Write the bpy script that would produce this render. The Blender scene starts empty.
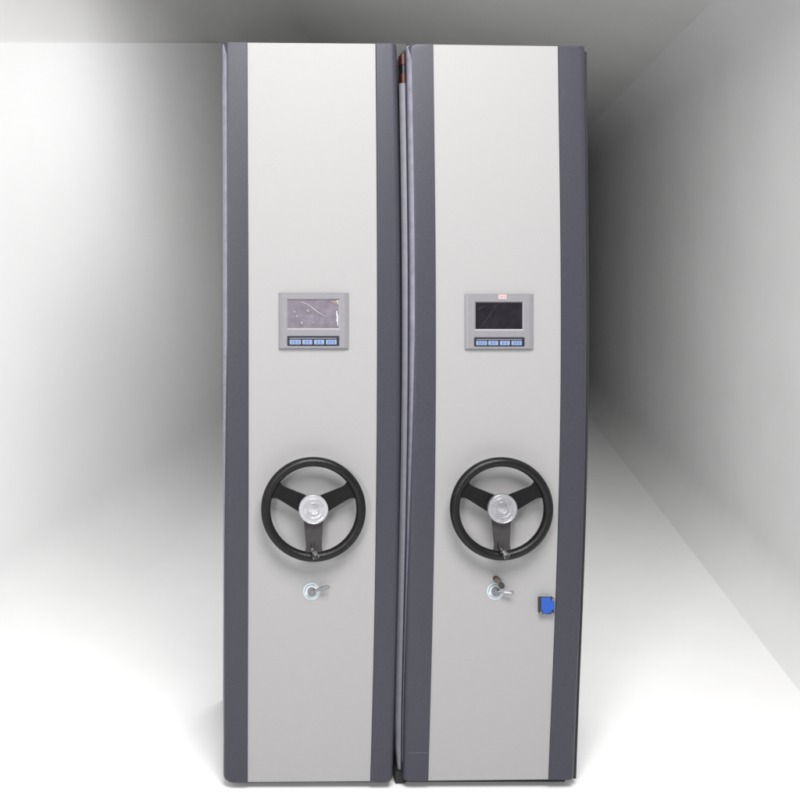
import bpy, bmesh, math, random
from mathutils import Vector, Matrix
random.seed(7)
sc = bpy.context.scene
COL = sc.collection

# ---------------------------------------------------------------- measures
F = 1000.0            # focal length in photo pixels (800 px frame, 45 mm lens)
PX, PY = 215.0, 255.0 # principal point of the shifted lens
D = 3.25              # metres from the lens to the cabinet fronts
H = (790.0 - PY) * D / F   # lens height above the floor

def P(px, py, t=0.0):
    """point seen at (px, py), lying t metres in front of the cabinet front plane"""
    d = D - t
    return Vector(((px - PX) * d / F, d, H - (py - PY) * d / F))

def FL(px, py):
    """floor point seen at (px, py)"""
    d = H * F / (py - PY)
    return Vector(((px - PX) * d / F, d, 0.0))

# ---------------------------------------------------------------- materials
FRONT = .705
ROOM = ('floor', 'wall', 'ceiling', 'back', 'partition')
def mat(name, col, rough=0.5, metal=0.0, noise=0.0, nscale=40.0, bump=0.0, bscale=400.0,
        spec=0.5, coat=0.0, col2=None, stretch=None):
    if not name.startswith(ROOM): col = tuple(c * FRONT for c in col)
    m = bpy.data.materials.new(name); m.use_nodes = True
    nt = m.node_tree; b = nt.nodes['Principled BSDF']
    b.inputs['Roughness'].default_value = rough
    b.inputs['Metallic'].default_value = metal
    b.inputs['Specular IOR Level'].default_value = spec
    b.inputs['Coat Weight'].default_value = coat
    b.inputs['Coat Roughness'].default_value = 0.15
    b.inputs['Base Color'].default_value = (*col, 1)
    tc = nt.nodes.new('ShaderNodeTexCoord'); src = tc.outputs['Object']
    if stretch:
        mp = nt.nodes.new('ShaderNodeMapping'); mp.inputs['Scale'].default_value = stretch
        nt.links.new(src, mp.inputs['Vector']); src = mp.outputs['Vector']
    if noise > 0:
        n = nt.nodes.new('ShaderNodeTexNoise'); n.inputs['Scale'].default_value = nscale
        n.inputs['Detail'].default_value = 6; n.inputs['Roughness'].default_value = 0.6
        nt.links.new(src, n.inputs['Vector'])
        r = nt.nodes.new('ShaderNodeValToRGB')
        c2 = col2 if col2 else tuple(min(1, c * (1 + noise)) for c in col)
        c1 = col if col2 else tuple(c * (1 - noise) for c in col)
        r.color_ramp.elements[0].position = 0.35; r.color_ramp.elements[1].position = 0.68
        r.color_ramp.elements[0].color = (*c1, 1); r.color_ramp.elements[1].color = (*c2, 1)
        nt.links.new(n.outputs['Fac'], r.inputs['Fac'])
        nt.links.new(r.outputs['Color'], b.inputs['Base Color'])
    if bump > 0:
        n2 = nt.nodes.new('ShaderNodeTexNoise'); n2.inputs['Scale'].default_value = bscale
        n2.inputs['Detail'].default_value = 3
        nt.links.new(src, n2.inputs['Vector'])
        bp = nt.nodes.new('ShaderNodeBump'); bp.inputs['Strength'].default_value = bump
        bp.inputs['Distance'].default_value = 0.002
        nt.links.new(n2.outputs['Fac'], bp.inputs['Height'])
        nt.links.new(bp.outputs['Normal'], b.inputs['Normal'])
    return m

M = {}
M['panel']  = mat('panel_paint', (.39, .385, .388), .5, noise=.022, nscale=240, bump=.14, bscale=300, spec=.35)
M['trim']   = mat('trim_paint', (.045, .0453, .063), .45, noise=.16, nscale=260, bump=.14, bscale=330, spec=.40)
M['carcass']= mat('carcass_paint', (.30, .30, .35), .5, noise=.05, nscale=12)
M['seam']   = mat('seam_paint', (.13, .13, .17), .5)
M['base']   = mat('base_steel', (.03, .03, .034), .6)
M['seal']   = mat('seal_rubber', (.27, .27, .315), .4, noise=.08, nscale=30)
M['edgeshine']  = mat('edge_shine_pale', (.24, .237, .30), .3, noise=.15, nscale=30, bump=.1, bscale=200, spec=.6)  # reflected light on the trim corner, given as a pale colour
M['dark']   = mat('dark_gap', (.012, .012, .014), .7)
M['cover']  = mat('added_gap_strip_dark', (.045, .042, .045), .6)  # for the dark filler strip added to keep the gap dark
M['orange'] = mat('orange_plastic', (.13, .022, .009), .5, noise=.2, nscale=80)
M['black']  = mat('black_plastic', (.014, .014, .015), .45)
M['bezel']  = mat('bezel_plastic', (.255, .25, .27), .45, noise=.03, nscale=60, bump=.06, bscale=900)
M['bezedge']= mat('bezel_edge', (.37, .37, .39), .4)
M['screen'] = mat('screen_glass', (.016, .014, .019), .14, noise=.3, nscale=22, spec=.4)
M['film']   = mat('screen_film', (.20, .178, .215), .2, noise=.16, nscale=30, bump=.5, bscale=55, spec=.6)
M['bubble'] = mat('film_bubble', (.235, .212, .25), .12, spec=.6)
M['crease'] = mat('film_crease', (.5, .49, .52), .12, spec=.9)
M['flap']   = mat('film_flap', (.58, .58, .59), .3)
M['tan']    = mat('film_corner', (.27, .21, .175), .35)
M['bar']    = mat('button_bar', (.022, .022, .034), .35)
M['barline']= mat('bar_line', (.26, .26, .30), .4)
M['button'] = mat('button_plastic', (.25, .33, .49), .4)
M['ink']    = mat('blue_ink', (.07, .15, .42), .5)
M['rubber'] = mat('wheel_rubber', (.0065, .006, .0065), .34, noise=.4, nscale=60, bump=.5, bscale=230, spec=.28)
M['spoke']  = mat('spoke_steel', (.006, .006, .007), .5, noise=.3, nscale=60, spec=.18)
M['spokelit'] = mat('spoke_steel_lit', (.05, .046, .05), .42, noise=.2, nscale=60, bump=.15, bscale=300, spec=.3)  # lower spoke paler: reflected light put into its colour
M['silver'] = mat('hub_silver', (.70, .70, .735), .30, metal=.75, noise=.06, nscale=90, bump=.12, bscale=500)
M['silver2'] = mat('hub_silver_dull', (.60, .60, .63), .30, metal=.8, noise=.10, nscale=90, bump=.12, bscale=500)
M['chrome'] = mat('chrome', (.80, .80, .81), .16, metal=1.0)
M['nickel'] = mat('nickel', (.30, .31, .325), .28, metal=.9, noise=.2, nscale=200)
M['sticker']= mat('lock_sticker', (.55, .635, .68), .45, noise=.06, nscale=200)
M['stwhite']= mat('lock_sticker_white', (.83, .86, .88), .4)
M['mark']   = mat('sticker_marks', (.16, .22, .28), .5)
M['brass']  = mat('key_brass', (.20, .17, .14), .28, metal=.8, noise=.4, nscale=250)
M['blue']   = mat('blue_plastic', (.016, .095, .47), .38, noise=.08, nscale=120, spec=.4)
M['navy']   = mat('navy_plastic', (.022, .016, .026), .5)
M['tag']    = mat('tag_paper', (.62, .50, .50), .6)
M['redink'] = mat('red_ink', (.42, .12, .12), .6)
M['floor']  = mat('floor_white', (.80, .80, .80), .6, noise=.02, nscale=1.5, bump=.02, bscale=30, spec=.1)
M['wall']   = mat('wall_grey', (.69, .69, .69), .85, noise=.03, nscale=1.3, bump=.06, bscale=60, spec=.1)
M['cove']   = mat('wall_cove', (.72, .72, .72), .8, noise=.03, nscale=1.3, bump=.06, bscale=60, spec=.1)
M['tall']   = mat('wall_dim', (.66, .657, .653), .85, noise=.03, nscale=1.3, bump=.06, bscale=60, spec=.1)
M['ceil']   = mat('ceiling_grey', (.64, .638, .635), .9, noise=.03, nscale=1.1, bump=.05, bscale=50, spec=.1)
M['back']   = mat('back_wall_grey', (.04, .04, .04), .9, spec=.1)
M['white']  = mat('partition_white', (.80, .80, .80), .6, noise=.015, nscale=1.5, bump=.05, bscale=70, spec=.15)

# ---------------------------------------------------------------- builders
ORG = {}
def empty(name, loc, label=None, cat=None, group=None):
    o = bpy.data.objects.new(name, None); COL.objects.link(o)
    o.location = loc; o.empty_display_size = .1; ORG[o.name] = Vector(loc)
    tag(o, label, cat, group); return o

def tag(o, label=None, cat=None, group=None, kind=None):
    if label: o['label'] = label
    if cat: o['category'] = cat
    if group: o['group'] = group
    if kind: o['kind'] = kind

def obj(name, bm, mats, parent=None, smooth=False, bevel=0.0, origin=None, seg=2):
    bmesh.ops.recalc_face_normals(bm, faces=bm.faces[:])
    if origin is None:
        lo = Vector([min(v.co[i] for v in bm.verts) for i in range(3)])
        hi = Vector([max(v.co[i] for v in bm.verts) for i in range(3)])
        origin = (lo + hi) / 2
        if parent is None: origin.z = lo.z
    origin = Vector(origin)
    bmesh.ops.translate(bm, verts=bm.verts[:], vec=-origin)
    me = bpy.data.meshes.new(name); bm.to_mesh(me); bm.free()
    if not isinstance(mats, (list, tuple)): mats = [mats]
    for m in mats: me.materials.append(m)
    o = bpy.data.objects.new(name, me); COL.objects.link(o)
    ORG[o.name] = origin
    if parent: o.parent = parent; o.location = origin - ORG[parent.name]
    else: o.location = origin
    if smooth:
        for p in me.polygons: p.use_smooth = True
        try: me.set_sharp_from_angle(angle=math.radians(smooth if smooth is not True else 40))
        except Exception: pass
    if bevel:
        b = o.modifiers.new('bevel', 'BEVEL'); b.width = bevel; b.segments = seg
        b.limit_method = 'ANGLE'; b.angle_limit = math.radians(35)
    return o

def loft(bm, rings, closed=True, caps=True, mi=0):
    vr = [[bm.verts.new(p) for p in r] for r in rings]
    n = len(rings[0])
    for a, b in zip(vr, vr[1:]):
        for i in range(n if closed else n - 1):
            j = (i + 1) % n
            f = bm.faces.new((a[i], a[j], b[j], b[i])); f.material_index = mi
    if caps:
        f = bm.faces.new(vr[0][::-1]); f.material_index = mi
        f = bm.faces.new(vr[-1]); f.material_index = mi
    return vr

def frame(n):
    n = Vector(n).normalized()
    a = Vector((0, 0, 1)) if abs(n.z) < .9 else Vector((1, 0, 0))
    u = n.cross(a).normalized(); v = n.cross(u).normalized()
    return u, v, n

def tube(bm, pts, rads, seg=12, mi=0, caps=True):
    rings = []
    for i, p in enumerate(pts):
        d = (pts[min(i + 1, len(pts) - 1)] - pts[max(i - 1, 0)])
        u, v, n = frame(d)
        if i and (u.dot(pu) < 0): pass
        pu = u
        r = rads[i] if isinstance(rads, (list, tuple)) else rads
        rings.append([p + (u * math.cos(a) + v * math.sin(a)) * r for a in [2 * math.pi * k / seg for k in range(seg)]])
    loft(bm, rings, True, caps, mi)

def lathe(bm, c, prof, seg=48, mi=0, axis=(0, -1, 0)):
    """prof: list of (radius, height along the axis); axis points to the viewer"""
    n = Vector(axis).normalized(); u, v, n = frame(n)
    rings = []
    for r, h in prof:
        rings.append([c + n * h + (u * math.cos(a) + v * math.sin(a)) * r for a in [2 * math.pi * k / seg for k in range(seg)]])
    loft(bm, rings, True, True, mi)

def prism(bm, pts, thick, mi=0, back=(0, 1, 0)):
    """front outline (world points) extruded away from the viewer"""
    b = Vector(back) * thick
    loft(bm, [[Vector(p) for p in pts], [Vector(p) + b for p in pts]], True, True, mi)

def rect(x0, y0, x1, y1, t):
    return [P(x0, y0, t), P(x1, y0, t), P(x1, y1, t), P(x0, y1, t)]

def plate(bm, x0, y0, x1, y1, t, thick, mi=0):
    prism(bm, rect(x0, y0, x1, y1, t), thick, mi)

def rrect(x0, y0, x1, y1, t, r, n=5):
    pts = []
    for cx, cy, a0 in ((x1 - r, y0 + r, -90), (x1 - r, y1 - r, 0), (x0 + r, y1 - r, 90), (x0 + r, y0 + r, 180)):
        for k in range(n + 1):
            a = math.radians(a0 + 90 * k / n)
            pts.append(P(cx + r * math.cos(a), cy + r * math.sin(a), t))
    return pts

YS = (43, 230, 410, 590, 775)
def edge(*xs):
    def f(y):
        s = 0
        for i, xi in enumerate(xs):
            w = 1
            for j in range(len(xs)):
                if i != j: w *= (y - YS[j]) / (YS[i] - YS[j])
            s += w * xi
        return s
    return f
L0 = edge(222.8, 223.4, 223.5, 223.8, 223.5)
L1 = edge(247.2, 248.0, 248.4, 248.0, 247.5)
L2 = edge(375.6, 377.0, 377.0, 375.0, 370.6)
L3 = edge(397.0, 400.5, 401.0, 398.5, 393.4)
R0 = edge(407.0, 410.0, 410.0, 406.6, 403.2)
R1 = edge(433.0, 435.2, 435.5, 433.0, 428.2)
R2 = edge(558.0, 560.5, 560.5, 556.0, 548.7)
R3 = edge(585.8, 587.3, 587.2, 582.4, 575.2)
def ytop(x): return 42.6 + (0 if x < 300 else (x - 300) * .0135) 
def ybot(x): return 781.8 - (0 if x < 300 else (x - 300) * .0095)
NR = 36
def rows(y0, y1, n=NR): return [y0 + (y1 - y0) * k / n for k in range(n + 1)]

# ---------------------------------------------------------------- cabinet shell
def trim_strip(name, inner, outer, side, parent, cut=(.15, .15)):
    """folded steel edge: flat face, rounded outer corner, return along the cabinet side"""
    bm = bmesh.new(); rings = []
    r = .020; proud = .004
    xm = inner(400)
    y0, y1 = ytop(xm), ybot(xm)
    ys = [y0, y0 + .8, y0 + 2, y0 + 4] + rows(y0 + 8, y1 - 8) + [y1 - 5, y1 - 3, y1 - 1.2, y1]
    for y in ys:
        e = min(y - y0, y1 - y); sh = 0
        if e < 5: sh = (5 - math.sqrt(max(0, 25 - (5 - e) ** 2))) * (cut[0] if y - y0 < y1 - y else cut[1])
        a = P(inner(y), y, 0); b = P(outer(y) - side * sh, y, 0)
        z = a.z; xi, xo = a.x, b.x
        pr = [(xi, D + .012), (xi, D - proud + .0015), (xi + side * .0015, D - proud)]
        for k in range(0, 9):
            an = math.radians(90 * k / 8)
            pr.append((xo - side * r + side * r * math.sin(an), D - proud + r - r * math.cos(an)))
        pr += [(xo, D + .055), (xo - side * .004, D + .055), (xo - side * .004, D + .02)]
        rings.append([Vector((x, y_, z)) for x, y_ in pr])
    loft(bm, rings)
    return obj(name, bm, M['trim'], parent, smooth=35)

def cabinet(name, e, label, group):
    e0, e1, e2, e3 = e
    c = P((e0(775) + e3(775)) / 2, 790, 0); c.z = 0; c.y += .32
    root = empty(name, c, label, 'cabinet', group)
    # carcass
    bm = bmesh.new(); rings = []
    x0, x3 = e0(400), e3(400)
    for y in rows(ytop(x0) + .8, ybot(x0) - 1.0, 20):
        a, b = P(e0(y), y), P(e3(y), y)
        rings.append([Vector((a.x + .003, D + .02, a.z)), Vector((b.x - .003, D + .02, a.z)),
                      Vector((b.x - .003, D + .66, a.z)), Vector((a.x + .003, D + .66, a.z))])
    loft(bm, rings)
    obj('carcass', bm, M['carcass'], root)
    # wheeled base in the shadow under the carcass
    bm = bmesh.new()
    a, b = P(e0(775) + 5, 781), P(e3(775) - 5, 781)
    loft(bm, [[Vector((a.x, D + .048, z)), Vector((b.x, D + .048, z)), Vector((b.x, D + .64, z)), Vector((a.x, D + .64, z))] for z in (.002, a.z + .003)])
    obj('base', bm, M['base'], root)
    # front panel
    bm = bmesh.new(); rings = []
    y0, y1 = ytop(e1(400)), ybot(e1(400))
    for y in rows(0, 1, 40):
        ya = ytop(e1(400)) + (ybot(e1(400)) - ytop(e1(400))) * y + .1
        yb = ytop(e2(400)) + (ybot(e2(400)) - ytop(e2(400))) * y + .1
        p, q = P(e1(ya), ya), P(e2(yb), yb)
        p.x += .0008; q.x -= .0008
        rings.append([p, q, q + Vector((0, .016, 0)), p + Vector((0, .016, 0))])
    loft(bm, rings)
    obj('front_panel', bm, M['panel'], root)
    return root

left = cabinet('shelving_cabinet', (L0, L1, L2, L3),
   'light grey mobile shelving cabinet whose screen still wears creased bubbled film', 'mobile shelving cabinets')
trim_strip('edge_trim', L1, L0, -1, left, (.15, .9)); trim_strip('edge_trim', L2, L3, 1, left)
right = cabinet('shelving_cabinet', (R0, R1, R2, R3),
   'light grey mobile shelving cabinet with a small blue box beside its dark trim', 'mobile shelving cabinets')
trim_strip('edge_trim', R1, R0, -1, right, (.9, .15)); trim_strip('edge_trim', R2, R3, 1, right)

# scuff line near the foot of the right cabinet's trim
bm = bmesh.new(); plate(bm, 409, 752.7, 427.6, 753.1, .0044, .0006)
obj('seam_line', bm, M['seam'], right)

# pale strip painting the light caught on each left trim's rounded corner, fading lower down
def edge_shine(outer, ya, yb, yc, wide, parent):
    bm = bmesh.new(); rings = []; r = .0212
    for y in rows(ya, yc, 60):
        a = P(outer(y), y); k = 1 if y < yb else max(.03, 1 - (y - yb) / (yc - yb))
        if y - ya < 5: k *= .55 + .09 * (y - ya)
        lead = 90 - wide * k
        xo = a.x - .0010; yo = D - .005
        ri = [(lead + (88 - lead) * q / 7) for q in range(8)]
        o = [(xo + r - r * math.sin(math.radians(g)), yo + r - r * math.cos(math.radians(g))) for g in ri]
        n = [(xo + r - (r - .0018) * math.sin(math.radians(g)), yo + r - (r - .0018) * math.cos(math.radians(g))) for g in ri[::-1]]
        rings.append([Vector((x, yy, a.z)) for x, yy in o + n])
    loft(bm, rings)
    obj('edge_shine', bm, M['edgeshine'], parent, smooth=40)
edge_shine(L0, 44, 330, 700, 66, left)
edge_shine(R0, 47, 330, 764, 70, right)

# seal standing in the gap on the side of the right cabinet, orange blocks on top of it
def gap_strip(name, ya, yb, m, parent, d0=.046, d1=.110, out=.017, taper=0):
    bm = bmesh.new(); rings = []
    for y in rows(ya, yb, 30):
        a = P(R0(y), y); k = 1.0
        if taper and y > yb - 14: k = 1 - .45 * (y - yb + 14) / 14
        o = out * k
        x = a.x + .003
        pr = [(x, d0), (x - o * .6 - .003, d0 + .002), (x - o - .003, d0 + .012), (x - o * .55 - .003, (d0 + d1) / 2),
              (x - o - .003, d1 - .012), (x - o * .7 - .003, d1), (x, d1)]
        rings.append([Vector((px, D + dd, a.z)) for px, dd in pr])
    loft(bm, rings)
    return obj(name, bm, m, parent, smooth=50)
gap_strip('edge_seal', 80.5, 778, M['seal'], right, taper=1)
gap_strip('safety_strip', 51, 61, M['orange'], right, .05, .10, .012)['label'] = 'orange upper block in the gap'
gap_strip('safety_strip', 70, 80, M['orange'], right, .05, .10, .012)['label'] = 'orange lower block in the gap'
gap_strip('strip_holder', 61.3, 69.7, M['black'], right, .052, .10, .010)
gap_strip('edge_groove', 47, 779, M['dark'], right, .108, .40, .004)

bm = bmesh.new(); rings = []
for y in rows(43.6, 769, 24):
    a, b = P(R0(y) - 14, y, -.11), P(R0(y) - 1, y, -.11)
    rings.append([a, b, b + Vector((0, .02, 0)), a + Vector((0, .02, 0))])
loft(bm, rings)
obj('added_gap_strip', bm, M['cover'], right)
bm = bmesh.new()
a, b = P(395.5, 781, -.035), P(404.5, 781, -.035)
loft(bm, [[Vector((a.x, D + .035, z)), Vector((b.x, D + .035, z)), Vector((b.x, D + .1, z)), Vector((a.x, D + .1, z))] for z in (.003, .042)])
obj('gap_filler', bm, M['dark'], right)  # dark block added to keep the lit floor in the gap dark
# black strip standing in for the shadow down the right cabinet's outer edge
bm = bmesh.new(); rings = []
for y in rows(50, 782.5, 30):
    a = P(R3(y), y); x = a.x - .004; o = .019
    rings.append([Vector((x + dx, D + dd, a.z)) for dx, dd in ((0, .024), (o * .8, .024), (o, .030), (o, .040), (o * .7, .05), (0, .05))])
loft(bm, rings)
obj('side_shadow', bm, M['dark'], right, smooth=50)

# ---------------------------------------------------------------- control panel
def control_panel(root, o, s, bar, btn, liney):
    """o outer rect, s screen rect, bar rect, btn list of x spans + y span"""
    x0, y0, x1, y1 = o
    t = .012
    bm = bmesh.new()
    sx0, sy0, sx1, sy1 = s
    R = [rect(x0, y0, x1, y1, .0005), rect(x0 + .3, y0 + .3, x1 - .3, y1 - .3, t * .55),
         rect(x0 + 4.0, y0 + .9, x1 - 4.2, y1 - .9, t),
         rect(sx0 - 1.0, sy0 - 1.0, sx1 + 1.8, sy1 + 1.7, t),
         rect(sx0, sy0, sx1, sy1, .006), rect(sx0 - .1, sy0 - .1, sx1 + .1, sy1 + .1, .001)]
    vr = loft(bm, R, True, False)
    for f in bm.faces:
        c = f.calc_center_median()
        if all(v in vr[3] + vr[4] for v in f.verts): f.material_index = 1
    cp = obj('control_panel', bm, [M['bezel'], M['bezedge']], root)
    # button bar
    bx0, by0, bx1, by1 = bar
    bm = bmesh.new()
    prism(bm, rrect(bx0, by0, bx1, by1, t + .0015, .7), .006)
    plate(bm, bx0 + 2.4, liney - .35, bx1 - 2.6, liney + .35, t + .0021, .001, 1)
    obj('button_bar', bm, [M['bar'], M['barline']], cp)
    xs, (ya, yb) = btn
    for k, (xa, xb) in enumerate(xs):
        bm = bmesh.new()
        prism(bm, rrect(xa, ya, xb, yb, t + .0035, .5), .003)
        n = (3, 2, 2, 3)[k]; w = (xb - xa) * (.22 if n == 3 else .26)
        cx = (xa + xb) / 2; cy = (ya + yb) / 2 
        rnd = random.Random(10 + k)
        for q in range(n):       # worn, unreadable blue characters
            gx = cx + (q - (n - 1) / 2) * w * 1.15
            hh = (yb - ya) * .27
            for z in (-.9, -.1, .8):
                l = w * (.30 + .14 * rnd.random())
                plate(bm, gx - l, cy + z * hh - .22, gx + l, cy + z * hh + .22, t + .0039, .0008, 1)
            sx = gx + (rnd.random() - .5) * w * .4
            plate(bm, sx - .28, cy - hh * 1.2, sx + .28, cy + hh * 1.2, t + .0042, .0008, 1)
        obj('button', bm, [M['button'], M['ink']], cp)
    return cp

cpL = control_panel(left, (278.8, 292.8, 348.8, 349.0), (287.8, 299.8, 338.4, 328.0), (287.3, 336.0, 339.2, 345.8),
    (((289.7, 300.8), (302.3, 312.2), (314.0, 324.2), (326.0, 336.6)), (339.8, 344.4)), 338.3)
cpR = control_panel(right, (464.8, 294.0, 533.5, 349.4), (475.6, 302.5, 522.3, 329.0), (474.2, 337.3, 524.6, 346.4),
    (((476.3, 487.0), (488.3, 498.2), (500.0, 509.8), (511.6, 521.8)), (340.9, 345.2)), 339.5)
bm = bmesh.new(); plate(bm, 475.5, 302.4, 522.4, 329.1, .0062, .003)
obj('screen', bm, M['screen'], cpR)
bm = bmesh.new()       # faint scratches on the dark glass
for a, b in (((481, 327), (494, 309)), ((478, 309), (485, 306)), ((494, 309), (497, 303.5))):
    tube(bm, [P(*a, .0063), P(*b, .0063)], .00011, 5)
obj('scratch', bm, M['barline'], cpR)
# price tag on top of the right bezel
bm = bmesh.new()
plate(bm, 498.6, 294.6, 506.4, 298.9, .0128, .0006)
for k in range(3):
    plate(bm, 499.7 + k * 2.1, 295.8, 501.0 + k * 2.1, 296.25, .0131, .0003, 1)
    plate(bm, 499.7 + k * 2.1, 297.0, 501.0 + k * 2.1, 297.4, .0131, .0003, 1)
    plate(bm, 500.2 + k * 2.1, 295.6, 500.5 + k * 2.1, 297.7, .0133, .0003, 1)
obj('paper_tag', bm, [M['tag'], M['redink']], cpR)

# left screen with its protective film
bm = bmesh.new()
n = 22; m_ = 14
g = [[None] * (n + 1) for _ in range(m_ + 1)]
for j in range(m_ + 1):
    for i in range(n + 1):
        x = 287.7 + (338.5 - 287.7) * i / n; y = 299.7 + (328.1 - 299.7) * j / m_
        w = .0005 * math.sin(i * .9 + j * .5) + .0005 * math.sin(j * 1.1 - i * .35)
        if i in (0, n) or j in (0, m_): w = 0
        g[j][i] = bm.verts.new(P(x, y, .0066 + w))
for j in range(m_):
    for i in range(n): bm.faces.new((g[j][i], g[j][i + 1], g[j + 1][i + 1], g[j + 1][i]))
obj('screen', bm, M['film'], cpL, smooth=True)
for x, y, r in ((294.5, 312.4, 1.5), (297.2, 316.6, 1.6), (308.0, 311.3, 1.8), (312.0, 317.3, 1.4), (302.0, 323.4, 1.7), (313.5, 323.0, 1.1)):
    bm = bmesh.new(); c = P(x, y, .0074)
    prof = [(r * .00324 * math.cos(a), .0014 * math.sin(a)) for a in [math.radians(q) for q in (0, 25, 50, 75)]]
    lathe(bm, c, prof, 14)
    obj('film_bubble', bm, M['bubble'], cpL, smooth=60)
bm = bmesh.new()
pts = []
for k in range(22):
    u = k / 21; x = 300.5 + 26.5 * u
    y = 302.2 + 13.5 * u - 1.3 * math.sin(u * 2 * math.pi) + (1.0 * u ** 6)
    pts.append(P(x, y, .0078))
tube(bm, pts, [.0006 + .0011 * math.sin(math.pi * k / 21) for k in range(22)], 6)
obj('film_crease', bm, M['crease'], cpL, smooth=60)
bm = bmesh.new()
prism(bm, [P(x, y, .0086) for x, y in ((336.3, 311.4), (337.3, 310.4), (337.6, 314.5), (338.2, 315.5), (338.2, 326.6), (337.3, 325.4), (337.2, 322.6), (336.2, 320.6), (336.7, 317.0), (336.0, 314.4))], .0012)
prism(bm, [P(x, y, .0084) for x, y in ((328.5, 300.6), (336.9, 300.6), (337.7, 304.6), (332.5, 302.9))], .0008, 1)
prism(bm, [P(x, y, .0082) for x, y in ((335.4, 300.4), (338.2, 300.2), (338.2, 305.4), (337.2, 302.0))], .0008, 0)
obj('film_edge', bm, [M['flap'], M['tan']], cpL)

# ---------------------------------------------------------------- handwheel
def handwheel(root, cx, cy, R, knob, hub):
    t = .054; s = (D - t) / F
    C = P(cx, cy, t)
    rt = 4.75 * s; RM = R * s - rt
    bm = bmesh.new(); rings = []
    N = 96
    for k in range(N):
        a = 2 * math.pi * k / N
        e = Vector((math.cos(a), 0, math.sin(a)))
        ring = []
        for q in range(20):
            b = 2 * math.pi * q / 20
            gr = 1.0
            ring.append(C + e * (RM + rt * gr * math.cos(b)) + Vector((0, -1, 0)) * rt * 1.02 * math.sin(b))
        rings.append(ring)
    vr = [[bm.verts.new(p) for p in r] for r in rings]
    for k in range(N):
        for q in range(20):
            bm.faces.new((vr[k][q], vr[k][(q + 1) % 20], vr[(k + 1) % N][(q + 1) % 20], vr[(k + 1) % N][q]))
    w = obj('handwheel', bm, M['rubber'], root, smooth=True, origin=C)
    # spokes
    r0, r1 = 9 * s, RM - rt * .2
    for k, (deg, wa, wb, mm) in enumerate(((27, 9.2, 6.0, 'spoke'), (153, 9.2, 6.0, 'spoke'), (271, 9.8, 7.0, 'spokelit'))):
        a = math.radians(deg); e = Vector((math.cos(a), 0, math.sin(a))); f = Vector((-math.sin(a), 0, math.cos(a)))
        st = []
        n = 24
        for i in range(n + 1):
            u = i / n; r = r0 + (r1 - r0) * u
            hw = (wa + (wb - wa) * u) * s
            if u > .66: hw += ((u - .66) / .34) ** 2.4 * (8.5 if mm == 'spoke' else 4.5) * s
            dish = .004 * u
            st.append((r, hw, dish))
        bm = bmesh.new()
        rings = []
        for r, hw, dish in st:
            base = C + e * r + Vector((0, .004 - dish, 0))
            rings.append([base - f * hw, base - f * (hw - .001) + Vector((0, -.003, 0)), base + f * (hw - .001) + Vector((0, -.003, 0)), base + f * hw, base + f * hw + Vector((0, .003, 0)), base - f * hw + Vector((0, .003, 0))])
        loft(bm, rings)
        sp = obj('spoke', bm, M[mm], w, smooth=30)
    # column
    bm = bmesh.new()
    lathe(bm, P(cx, cy, .0005), [(10.5 * s, 0), (10.5 * s, .008), (8 * s, .010), (8 * s, t - .004)], 40)
    o = obj('column', bm, M['black'], w, smooth=35)
    # hub cap
    hc = C + Vector((-.4 * s, 0, 1.2 * s)); r = 14.6 * s
    bm = bmesh.new()
    lathe(bm, hc, [(r * .97, .003), (r, .005), (r, .015), (r * .985, .0175), (r * .95, .019), (r * .93, .0183), (r * .74, .0183), (r * .72, .0205), (r * .69, .0205), (r * .67, .0183),
                   (r * .47, .0183), (r * .45, .0210), (r * .41, .0210), (r * .38, .0180), (r * .30, .0186), (r * .12, .0200), (r * .02, .0202)], 72)
    for k in range(60):     # milled edge
        a = 2 * math.pi * k / 60
        e = Vector((math.cos(a), 0, math.sin(a))); f = Vector((-math.sin(a), 0, math.cos(a)))
        c = hc + e * r * .965 + Vector((0, -.0172, 0))
        q = [c - e * .0015 - f * .0009, c + e * .0017 - f * .0009, c + e * .0017 + f * .0009, c - e * .0015 + f * .0009]
        loft(bm, [[p for p in q], [p + Vector((0, -.0017, 0)) for p in q]])
    rn = random.Random(3)
    for k in range(13):     # raised lettering, worn past reading
        a = math.radians(165 - k * 12.5)
        e = Vector((math.cos(a), 0, math.sin(a))); f = Vector((-math.sin(a), 0, math.cos(a)))
        c = hc + e * r * .58 + Vector((0, -.0183, 0)); hh = .0026; ww = .0016 + .0008 * rn.random()
        q = [c - e * hh - f * ww, c + e * hh - f * ww, c + e * hh + f * ww, c - e * hh + f * ww]
        loft(bm, [q, [c + (p - c) * .7 + Vector((0, -.0030, 0)) for p in q]])
    for rr, a0, a1 in ((.58, 205, 335), (.31, 200, 340), (.84, 290, 325)):
        pts = [hc + Vector((math.cos(math.radians(a)), 0, math.sin(math.radians(a)))) * r * rr + Vector((0, -.0184, 0)) for a in range(a0, a1 + 1, 6)]
        tube(bm, pts, .0024, 8)
    obj('hub_cap', bm, M[hub], w, smooth=28)
    # folding crank knob
    (ax, ay), (bx, by) = knob
    a, b = P(ax, ay, t + .012), P(bx, by, t + .045)
    d = (b - a).normalized(); L = (b - a).length
    bm = bmesh.new()
    def seg(u0, u1, ra, rb, mi): tube(bm, [a + d * L * u0, a + d * L * u1], [ra, rb], 18, mi)
    seg(-.25, .10, .0038, .0050, 1); seg(.10, .42, .0072, .0080, 0); seg(.42, .52, .0062, .0062, 1)
    seg(.52, .93, .0088, .0096, 0); seg(.93, 1.02, .0098, .0098, 0); seg(1.02, 1.10, .0086, .0080, 1)
    obj('crank_knob', bm, [M['chrome'], M['black']], w, smooth=35)
    # bracket line on the lower spoke above the knob
    bm = bmesh.new()
    tube(bm, [P(ax - .2, ay - 5.5, t + .004), P(ax + .1, ay + 1, t + .010)], [.0028, .0045], 10)
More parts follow.
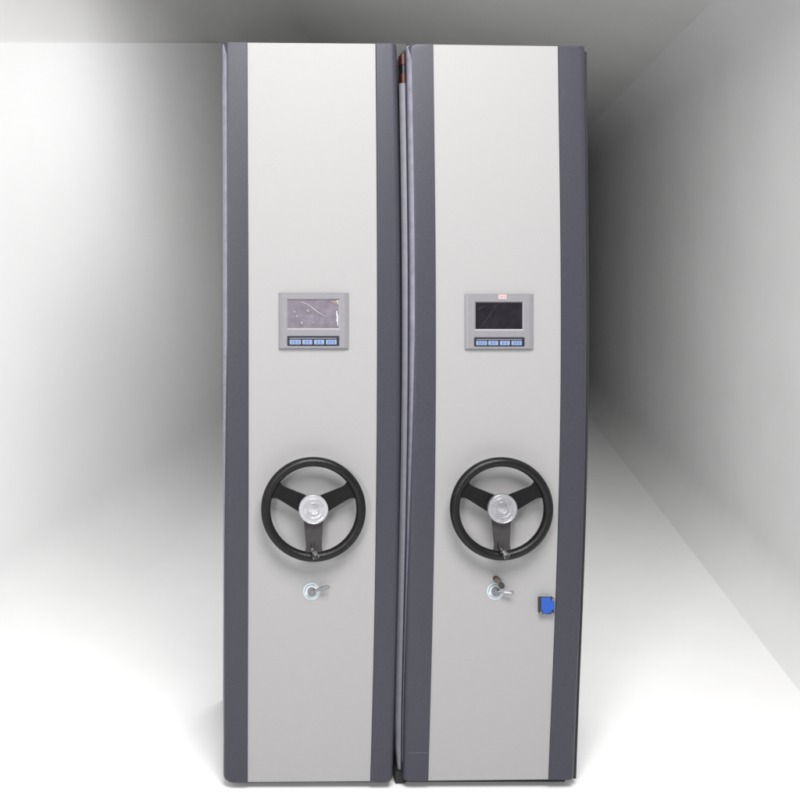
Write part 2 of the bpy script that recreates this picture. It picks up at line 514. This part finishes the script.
    obj('knob_hinge', bm, M['black'], w, smooth=40)
    return w
handwheel(left, 313.4, 509.3, 52.4, ((312.6, 548.0), (316.0, 557.3)), 'silver')
handwheel(right, 501.5, 508.7, 51.6, ((499.8, 547.5), (507.0, 556.5)), 'silver2')

# ---------------------------------------------------------------- locks
def lock(root, cx, cy, tip, wid, slot):
    s = D / F; r = 8.6 * s
    C = P(cx, cy, .0005)
    bm = bmesh.new()
    lathe(bm, C, [(r, 0), (r, .0010), (r * .70, .0010)], 48, 0)
    lathe(bm, C, [(r * .70, .0004), (r * .70, .0014), (r * .2, .0014)], 48, 1)
    for a0, a1 in ((60, 190),):
        pts = [C + Vector((math.cos(math.radians(a)), 0, math.sin(math.radians(a)))) * r * .76 + Vector((0, -.0014, 0)) for a in range(a0, a1, 8)]
        tube(bm, pts, .0011, 6, 2)
    for a in (222, 244):
        c = C + Vector((math.cos(math.radians(a)), 0, math.sin(math.radians(a)))) * r * .73
        lathe(bm, c, [(.0022, .001), (.0022, .0019)], 8, 2)
    lk = obj('lock', bm, [M['sticker'], M['stwhite'], M['mark']], root, smooth=35, origin=C)
    bm = bmesh.new()
    rc = 4.4 * s
    lathe(bm, C, [(rc, .001), (rc, .009), (rc * .9, .0105), (rc * .62, .0105), (rc * .6, .013), (rc * .5, .0145), (rc * .05, .0145)], 36)
    obj('lock_cylinder', bm, M['nickel'], lk, smooth=35)
    bm = bmesh.new()
    a = P(cx + 2.5, cy + (.2 if slot else -.2), .016); b = P(tip[0], tip[1], .026)
    d = (b - a).normalized(); up = Vector((0, 0, 1)); f = (up - d * up.dot(d)).normalized()
    hw = wid * s / 2
    st = ((0, .55), (.12, .6), (.3, .75), (.5, .95), (.9, 1), (.97, .8), (1, .45))
    fr = d.cross(f); fr = fr if fr.y < 0 else -fr
    rings = []
    for u, k in st:
        p = a + (b - a) * u; w = hw * k
        rings.append([p - f * w - fr * .0016, p + f * w - fr * .0016, p + f * w * .8 + fr * .0022, p - f * w * .8 + fr * .0022])
    loft(bm, rings)
    if slot:
        p, q = a + (b - a) * .35 + fr * .0024, a + (b - a) * .9 + fr * .0024
        tube(bm, [p, q], hw * .42, 8, 1)
    obj('lever', bm, [M['nickel'], M['silver2']], lk, smooth=30, bevel=.0006)
    return lk
lock(left, 311.6, 591.3, (329.0, 586.8), 4.6, False)
lock(right, 495.3, 591.3, (513.4, 593.2), 4.6, True)

# key in the lock of the right cabinet
kr = empty('key', P(500.5, 585, .016), 'small key with brassy barrel and round black head above the right lock lever', 'key')
bm = bmesh.new()
a, b = P(500.2, 582.3, .018), P(494.6, 577.6, .030)
tube(bm, [a, a + (b - a) * .25, a + (b - a) * .3, a + (b - a) * .85, b], [.0055, .0075, .0098, .0098, .0074], 20)
obj('barrel', bm, M['brass'], kr, smooth=35)
bm = bmesh.new()
c = P(501.4, 585.4, .012)
lathe(bm, c, [(.0085, 0), (.0098, .002), (.0098, .008), (.0085, .010), (.005, .0105)], 24, 0, axis=(-.25, -1, .25))
obj('head', bm, M['black'], kr, smooth=35)

# ---------------------------------------------------------------- blue box
bm = bmesh.new()
s_ = D / F
prism(bm, rrect(539.6, 598.4, 554.3, 614.0, .018, .8), .0175)
sb = obj('sensor_box', bm, M['navy'], right)
bm = bmesh.new()
pts = [(541.2, 597.9), (550.4, 597.6), (551.0, 600.2), (551.9, 601.0), (554.0, 601.3), (554.2, 609.4), (551.9, 610.2), (551.0, 613.0), (543.4, 614.2), (543.0, 611.6), (541.3, 610.6)]
prism(bm, [P(x, y, .0215) for x, y in pts], .004)
obj('cover', bm, M['blue'], sb, bevel=.0008)
for x, y in ((552.7, 599.5), (540.9, 612.4), (552.2, 613.6)):
    bm = bmesh.new()
    lathe(bm, P(x, y, .0178), [(.0044, 0), (.0044, .003), (.0034, .0042), (.0008, .0042)], 16)
    obj('screw', bm, M['nickel'], sb, smooth=35)

# ---------------------------------------------------------------- the place: floor, corridor walls, ceiling
def sheet(name, quad, m, thick=None, n=None):
    bm = bmesh.new()
    if thick: loft(bm, [quad, [Vector(q) + Vector(thick) for q in quad]])
    else: bm.faces.new([bm.verts.new(q) for q in quad])
    o = obj(name, bm, m); tag(o, kind='structure'); return o
sheet('floor', [Vector((-14, -8, 0)), Vector((16, -8, 0)), Vector((16, 20, 0)), Vector((-14, 20, 0))], M['floor'])
U = Vector(((465 - PX) / F, 1, 0))             # the corridor runs a little to the right of the lens axis
ra = FL(795, 645); la = FL(30, 635)
yE = 12.9
def along(p, y): return Vector((p.x + U.x * (y - p.y), y, 0))
HR, HLft = 3.10, 4.06
def up(p, z): return Vector((p.x, p.y, z))
r0_, r1_ = along(ra, 2.2), along(ra, yE)
l0_, l1_ = along(la, 2.2), along(la, yE)
def arc(cx, cz, r, a0, a1, n=14):
    return [(cx + r * math.cos(math.radians(a0 + (a1 - a0) * k / n)), cz + r * math.sin(math.radians(a0 + (a1 - a0) * k / n))) for k in range(n + 1)]
def shell(name, base, sec, m, y0=2.2, y1=yE, kind='structure', cove=None):
    """wall with coved foot and head: the section (x off the wall line, z) swept along the corridor"""
    bm = bmesh.new(); rings = []
    for k in range(13):
        y = y0 + (y1 - y0) * k / 12; b = along(base, y)
        sc_ = sec(y) if callable(sec) else sec
        rings.append([Vector((b.x + x, y, z)) for x, z in sc_])
    loft(bm, rings)
    if cove:
        for f in bm.faces:
            if f.normal.z > -2 and f.calc_center_median().z < RF and len(f.verts) == 4: f.material_index = 1
    o = obj(name, bm, [m, cove] if cove else m, smooth=40)
    if kind: tag(o, kind=kind)
    return o
RF, RC = .25, .28
XW = .09                                   # right wall face, off its line
wl = along(la, 5).x - .12; wr = along(ra, 5).x + XW
slope = (HLft - HR) / (wr - wl); nn = math.sqrt(1 + slope * slope); th = math.degrees(math.atan2(1, slope))
right_sec = arc(-RF, RF - .0012, RF, -90, 0) + arc(-RC, HR + slope * RC - nn * RC + .0012, RC, 0, th, 20) 
right_sec = right_sec + [(right_sec[-1][0] + .02, HR + .35), (.2, HR + .35), (.2, -.0012)]
shell('wall_right', ra + Vector((XW, 0, 0)), right_sec, M['wall'])
RL = .45
left_arc = arc(-.12 + RL, HLft - slope * RL - nn * RL + .0012, RL, 180, th, 20)
left_sec = [(-.12, 0)] + left_arc + [(left_arc[-1][0] - .02, HLft + .3), (-.3, HLft + .3), (-.3, 0)]
shell('wall_left', la, left_sec, M['tall'])
tl0, tl1 = l0_ + Vector((-.12, 0, 0)), l1_ + Vector((-.12, 0, 0))
sheet('back_wall', [tl1 + Vector((-.1, .05, 0)), r1_ + Vector((.1, .05, 0)), up(r1_, HR + .3) + Vector((.1, .05, 0)), up(tl1, HLft + .3) + Vector((-.1, .05, 0))], M['back'], (0, .15, 0))
def ceil_pt(y, x): return Vector((x, y, HR - slope * (x - (along(ra, y).x + XW))))
sheet('ceiling', [ceil_pt(2.2, along(la, 2.2).x - .28), ceil_pt(yE + .2, along(la, yE + .2).x - .28), ceil_pt(yE + .2, along(ra, yE + .2).x + XW + .25), ceil_pt(2.2, along(ra, 2.2).x + XW + .25)], M['ceil'], (0, 0, .12))
# white partition along the left side, its top climbing toward the back
def ptop(p): return H + (PY - 43) / F * p.y
def part_sec(y):
    return [(x, z) for x, z in arc(.38, .38 - .0012, .38, 270, 180)] + [(0, ptop(Vector((0, y, 0)))), (-.10, ptop(Vector((0, y, 0)))), (-.10, -.0012)]
pw = shell('partition_wall', la + Vector((-.10, 0, 0)), part_sec, M['white'], 2.3, 8.6, None)
tag(pw, 'tall plain white partition wall running back beside the left cabinet', 'wall')

# ---------------------------------------------------------------- light
w = bpy.data.worlds.new('World'); sc.world = w; w.use_nodes = True
bg = w.node_tree.nodes['Background']; bg.inputs['Color'].default_value = (.93, .95, 1, 1); bg.inputs['Strength'].default_value = .36
def area(name, loc, target, size, power, col=(1, 1, 1), sy=None):
    l = bpy.data.lights.new(name, 'AREA'); l.energy = power; l.color = col; l.size = size
    if sy: l.shape = 'RECTANGLE'; l.size_y = sy
    o = bpy.data.objects.new(name, l); COL.objects.link(o); o.location = loc
    o.rotation_euler = (Vector(target) - Vector(loc)).to_track_quat('-Z', 'Y').to_euler()
    return o
area('ceiling_softbox', (.55, .8, 3.65), (.75, 2.4, 0), 1.9, 218, (1, .99, .97), 1.4)
area('front_softbox', (-1.3, -.7, 2.2), (.6, D, .7), .7, 74, (1, .99, .98), .7)
area('corridor_fill', (.65, 5.0, 3.3), (.35, 5.3, .3), 1.3, 29, (1, 1, 1), .7)  # added unseen lamp that brightens the corridor walls and floor

# ---------------------------------------------------------------- camera
cam = bpy.data.cameras.new('camera'); co = bpy.data.objects.new('camera', cam); COL.objects.link(co)
co.location = (0, 0, H); co.rotation_euler = (math.radians(90), 0, 0)
cam.sensor_width = 36; cam.lens = 36 * F / 800
cam.shift_x = (400 - PX) / 800; cam.shift_y = -(400 - PY) / 800
cam.clip_start = .05; cam.clip_end = 200
sc.camera = co
sc.view_settings.view_transform = 'Standard'; sc.view_settings.look = 'None'
sc.view_settings.exposure = 0; sc.view_settings.gamma = 1
sc.cycles.max_bounces = 8
